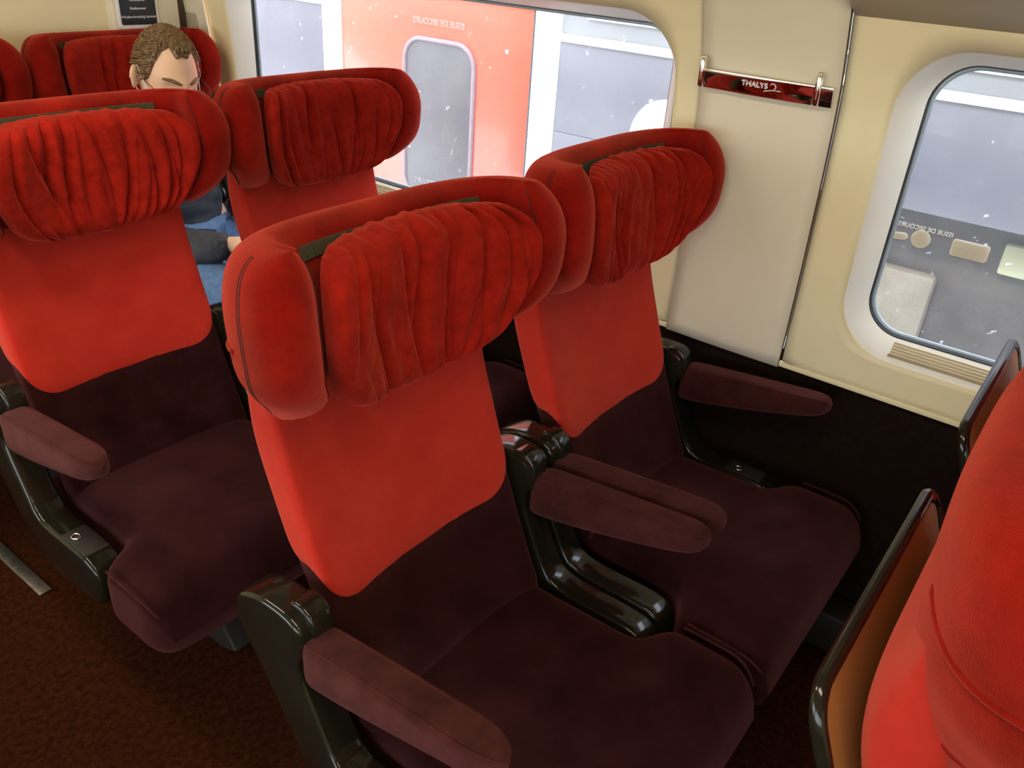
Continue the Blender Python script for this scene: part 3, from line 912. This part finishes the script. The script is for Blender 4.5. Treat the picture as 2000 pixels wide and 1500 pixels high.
# hair: cap with swept locks
def hairline(th):   # lowest elevation the hair reaches, by direction
    a = abs(th)
    return interp([(0, .78), (.30, .72), (.62, .98), (.95, .80), (1.12, .46), (1.22, .10), (1.36, -.02), (1.50, .20), (1.85, .12), (2.2, -.25), (3.2, -.42)], a)
V = []; F = []; NU, NV = 120, 40
for side in (0, 1):
    for j in range(NV+1):
        for i in range(NU):
            th = 2*PI*i/NU-PI; lo = hairline(th); ph = lo+(PI/2-lo)*j/NV
            p = head_point(th, ph); n = p.normalized()
            if side == 0:
                t = j/NV; d = .003+.0075*min(1, t*4)**.9
                d += .0035*noise.noise((th*7+ph*3, ph*2.5, 3))+.002*noise.noise((th*22, ph*3, 9))
                if abs(th) < .8: d += .007*math.exp(-((ph-.85)/.25)**2)
                p = p+n*d
            else: p = p*.97
            V.append(HW_(p))
k = NU*(NV+1); F = grid_faces(NU, NV+1, True)+[tuple(a+k for a in f)[::-1] for f in grid_faces(NU, NV+1, True)]
for i in range(NU): F.append((i, (i+1) % NU, (i+1) % NU+k, i+k))
rnd = random.Random(3)
for q in range(2300):
    th = rnd.uniform(-PI, PI); lo = hairline(th); ph = lo+(1.45-lo)*rnd.random()**.9+.01
    hk = rnd.uniform(0, .004); L = rnd.uniform(.22, .50); path = []; rad = []
    dirth = math.copysign(.22, th)*(1 if abs(th) > .2 else rnd.choice((-1, 1)))
    for s in range(6):
        t = s/5
        if abs(th) < 1.1: a, b = th+dirth*t*.8+.25*t*(1 if rnd.random() < .0 else .6), ph+L*t
        else: a, b = th+math.copysign(.28*t, th), ph-L*t*.35
        b = min(b, 1.5)
        p = head_point(a, b); n = p.normalized(); h = .0068+hk+.0065*math.sin(PI*t)+(.006*math.exp(-((b-.85)/.25)**2) if abs(a) < .8 else 0)
        path.append(HW_(p+n*h)); rad.append(.0019*(1-t*.75))
    a_, b_ = tube_pts(path, rad, 4); k = len(V); V.extend(a_); F.extend([tuple(i+k for i in f) for f in b_])
worn('hair', V, F, HAIR)
# eyebrows, eyes
V = []; F = []
for sgn in (-1, 1):
    path = []
    for i in range(9):
        t = i/8; x = sgn*(.014+.040*t); zz = .022+.006*math.sin(t*PI*.8); th = math.atan2(x/.077, math.sqrt(max(.01, 1-(x/.077)**2-(zz/.118)**2))); p = head_point(th, math.asin(zz/.118)); path.append(HW_(p+Vector((0, .001, 0))))
    tube('eyebrow', path, [.0026+.0024*math.sin(i/8*PI) for i in range(9)], HAIR, body, 6)
V = []; F = []
for sgn in (-1, 1):   # closed-looking lids: lashes drawn low over the eye
    path = []
    for i in range(9):
        t = i/8; x = sgn*(.018+.028*t); zz = -.002-.005*math.sin(t*PI); th = math.atan2(x/.077, math.sqrt(max(.01, 1-(x/.077)**2-(zz/.118)**2))); p = head_point(th, math.asin(zz/.118)); path.append(HW_(p+Vector((0, .0008, 0))))
    tube('eyelashes', path, .0012, HAIR, body, 6)
# glasses
gl = empty('glasses_tmp', None, None)
bpy.data.objects.remove(gl)
V = []; F = []
def addt(path, r, closed=False):
    a_, b_ = tube_pts(path, r, 8, closed); k = len(V); V.extend(a_); F.extend([tuple(i+k for i in f) for f in b_])
for sgn in (-1, 1):
    addt([HW_((sgn*.033+.024*math.cos(a*PI/12), .106-.10*abs(sgn*.033+.024*math.cos(a*PI/12))**1.3, -.010+.019*math.sin(a*PI/12))) for a in range(24)], .0011, True)
    addt([HW_((sgn*.057, .100, -.004)), HW_((sgn*.077, .090, .002)), HW_((sgn*.081, .04, .004)), HW_((sgn*.082, .0, .010)), HW_((sgn*.080, -.02, .0))], .0012)
addt([HW_((-.010, .105, -.006)), HW_((0, .107, -.003)), HW_((.010, .105, -.006))], .0011)
gls = worn('glasses', V, F, mat('spectacle metal', (.10, .07, .08, 1), .25, metal=.8, col2=(.14, .1, .1, 1)))
V = []; F = []
for sgn in (-1, 1):
    k = len(V); V += [HW_((sgn*.033+.024*math.cos(a*PI/12), .106-.10*abs(sgn*.033+.024*math.cos(a*PI/12))**1.3, -.010+.019*math.sin(a*PI/12))) for a in range(24)]; F.append(tuple(range(k, k+24)))
mesh_obj('lens', V, F, LENS, gls, False)
# mask over nose and chin
V = []; NU, NV = 40, 26
for j in range(NV+1):
    for i in range(NU+1):
        a = -1.12+2.24*i/NU; zz = -.014-.088*j/NV-.010*abs(a/1.12)**1.5*(1-j/NV)*1.6+.016*abs(a/1.12)**2*(j/NV)
        p = head_point(a, math.asin(max(-.98, zz/.118))); n = Vector((p.x, p.y, 0)).normalized()
        p = p+n*(.006+.010*math.exp(-(a/.35)**2)*(1-.4*j/NV)+.0012*math.sin(j*1.3)); V.append(HW_(p))
msk = mesh_obj('face_mask', V, grid_faces(NU+1, NV+1), MASKM, body); s_ = msk.modifiers.new('s', 'SOLIDIFY'); s_.thickness = .0016
for sgn in (-1, 1):
    tube('ear_loop', [HW_((sgn*.070, .056, -.030)), HW_((sgn*.078, .032, -.012)), HW_((sgn*.082, .012, .014)), HW_((sgn*.0835, -.004, .028)), HW_((sgn*.082, -.020, .014))], .0016, MASKM, msk)
    tube('ear_loop', [HW_((sgn*.064, .050, -.082)), HW_((sgn*.076, .018, -.052)), HW_((sgn*.0815, -.006, -.034)), HW_((sgn*.082, -.018, -.02))], .0016, MASKM, msk)
# clothes
jk = skin_chain([
 [(*W(0, .13, .55), .155, .128), (*W(0, .12, .68), .15, .12), (*W(-.01, .13, .83), .165, .122), (*W(-.015, .165, .925), .115, .09), (*W(-.026, .188, .965), .068)],
 [(*W(-.015, .165, .925), .115, .09), (*W(-.17, .15, .895), .078), (*W(-.22, .20, .66), .070), (*W(-.140, .385, .640), .060), (*W(-.088, .455, .658), .046), (*W(-.070, .480, .664), .034)],
 [(*W(-.015, .165, .925), .115, .09), (*W(.15, .15, .895), .078), (*W(.22, .20, .66), .070), (*W(.140, .385, .640), .060), (*W(.088, .455, .658), .046), (*W(.070, .480, .664), .034)],
], 'jacket')
def crumple(o, amp, sc, seed=0):
    for v in o.data.vertices:
        n = v.normal; c = v.co
        v.co = c+n*(amp*(noise.noise((c.x*sc+seed, c.y*sc, c.z*sc*1.8))+.5*abs(noise.noise((c.x*sc*2.2, c.y*sc*2.2+seed, c.z*sc*3)))))
s_ = jk.modifiers.new('s', 'SUBSURF'); s_.levels = 2; s_.render_levels = 2; apply_mods(jk); crumple(jk, .007, 18)
jk.data.materials.clear(); jk.data.materials.append(JACKET); jk.parent = body
for p_ in jk.data.polygons: p_.use_smooth = True
jn = skin_chain([
 [(*W(0, .13, .53), .150, .125), (*W(-.105, .21, .535), .100), (*W(-.12, .56, .545), .074), (*W(-.12, .60, .30), .062), (*W(-.12, .575, .10), .055)],
 [(*W(0, .13, .53), .150, .125), (*W(.105, .21, .535), .100), (*W(.12, .56, .545), .074), (*W(.12, .60, .30), .062), (*W(.12, .575, .10), .055)]], 'jeans')
s_ = jn.modifiers.new('s', 'SUBSURF'); s_.levels = 2; s_.render_levels = 2; apply_mods(jn); crumple(jn, .006, 20, 4)
jn.data.materials.clear(); jn.data.materials.append(JEANS); jn.parent = body
for p_ in jn.data.polygons: p_.use_smooth = True
for sgn in (-1, 1):
    rings = []
    for i in range(14):
        t = i/13; y = .50+.25*t; e = math.sqrt(max(.02, 1-(2*t-1)**6)); h = (.085-.045*t)*e; wd = (.036+.010*math.sin(t*PI))*e
        rings.append([(PX+sgn*.12+wd*math.cos(2*PI*k/20), PY+y, .002+h*(.5+.5*math.sin(2*PI*k/20))) for k in range(20)])
    loft('shoe', rings, SHOE, body)

# everything above is laid out with the window side towards +x; turn it to the coach's true hand
MIR = Matrix.Diagonal((-1, 1, 1, 1))
for me_ in {o.data for o in C.objects if o.type == 'MESH'}:
    me_.transform(MIR); me_.flip_normals()
for o in C.objects: o.location.x *= -1
ld = bpy.data.lights.new('spot', 'SPOT'); ld.energy = 42; ld.color = (1, .86, .72); ld.spot_size = math.radians(48); ld.spot_blend = 1; ld.shadow_soft_size = .22  # added light of that fitting, aimed at the left seat
lo_ = bpy.data.objects.new('spot', ld); C.objects.link(lo_); lo_.location = (.55, -.45, 2.06)
lo_.rotation_euler = (Vector((.02, -.95, .85))-lo_.location).to_track_quat('-Z', 'Y').to_euler()

# ---------------------------------------------------------------- light, sky, camera
w = bpy.data.worlds.new('World'); bpy.context.scene.world = w; w.use_nodes = True
bg = w.node_tree.nodes['Background']; bg.inputs[0].default_value = (.82, .91, 1, 1); bg.inputs[1].default_value = 5.6
sun = bpy.data.lights.new('sun', 'SUN'); sun.energy = 2.2; sun.angle = math.radians(1.0); sun.color = (1, .95, .86)
so = bpy.data.objects.new('sun', sun); C.objects.link(so)
so.rotation_euler = Vector((-.62, .22, -.75)).to_track_quat('-Z', 'Y').to_euler()

cam = bpy.data.cameras.new('Camera'); co = bpy.data.objects.new('Camera', cam); C.objects.link(co)
cam.sensor_width = 36; cam.lens = 1605.394/2000*36; cam.clip_start = .02
Rr = Vector((0.60828057, 0.79107884, 0.06472265)); Rd = Vector((-0.34839548, 0.33937679, -0.87375281)); Rf = Vector((0.71317273, -0.50893778, -0.4820446))
M = Matrix((Rr, -Rd, -Rf)).transposed().to_4x4(); M.translation = Vector((-0.79480371, 0.68000436, 1.49953138)); co.matrix_world = MIR @ M
sc = bpy.context.scene; sc.camera = co
sc.view_settings.view_transform = 'Standard'; sc.view_settings.look = 'None'; sc.view_settings.gamma = 1; sc.view_settings.exposure = .32
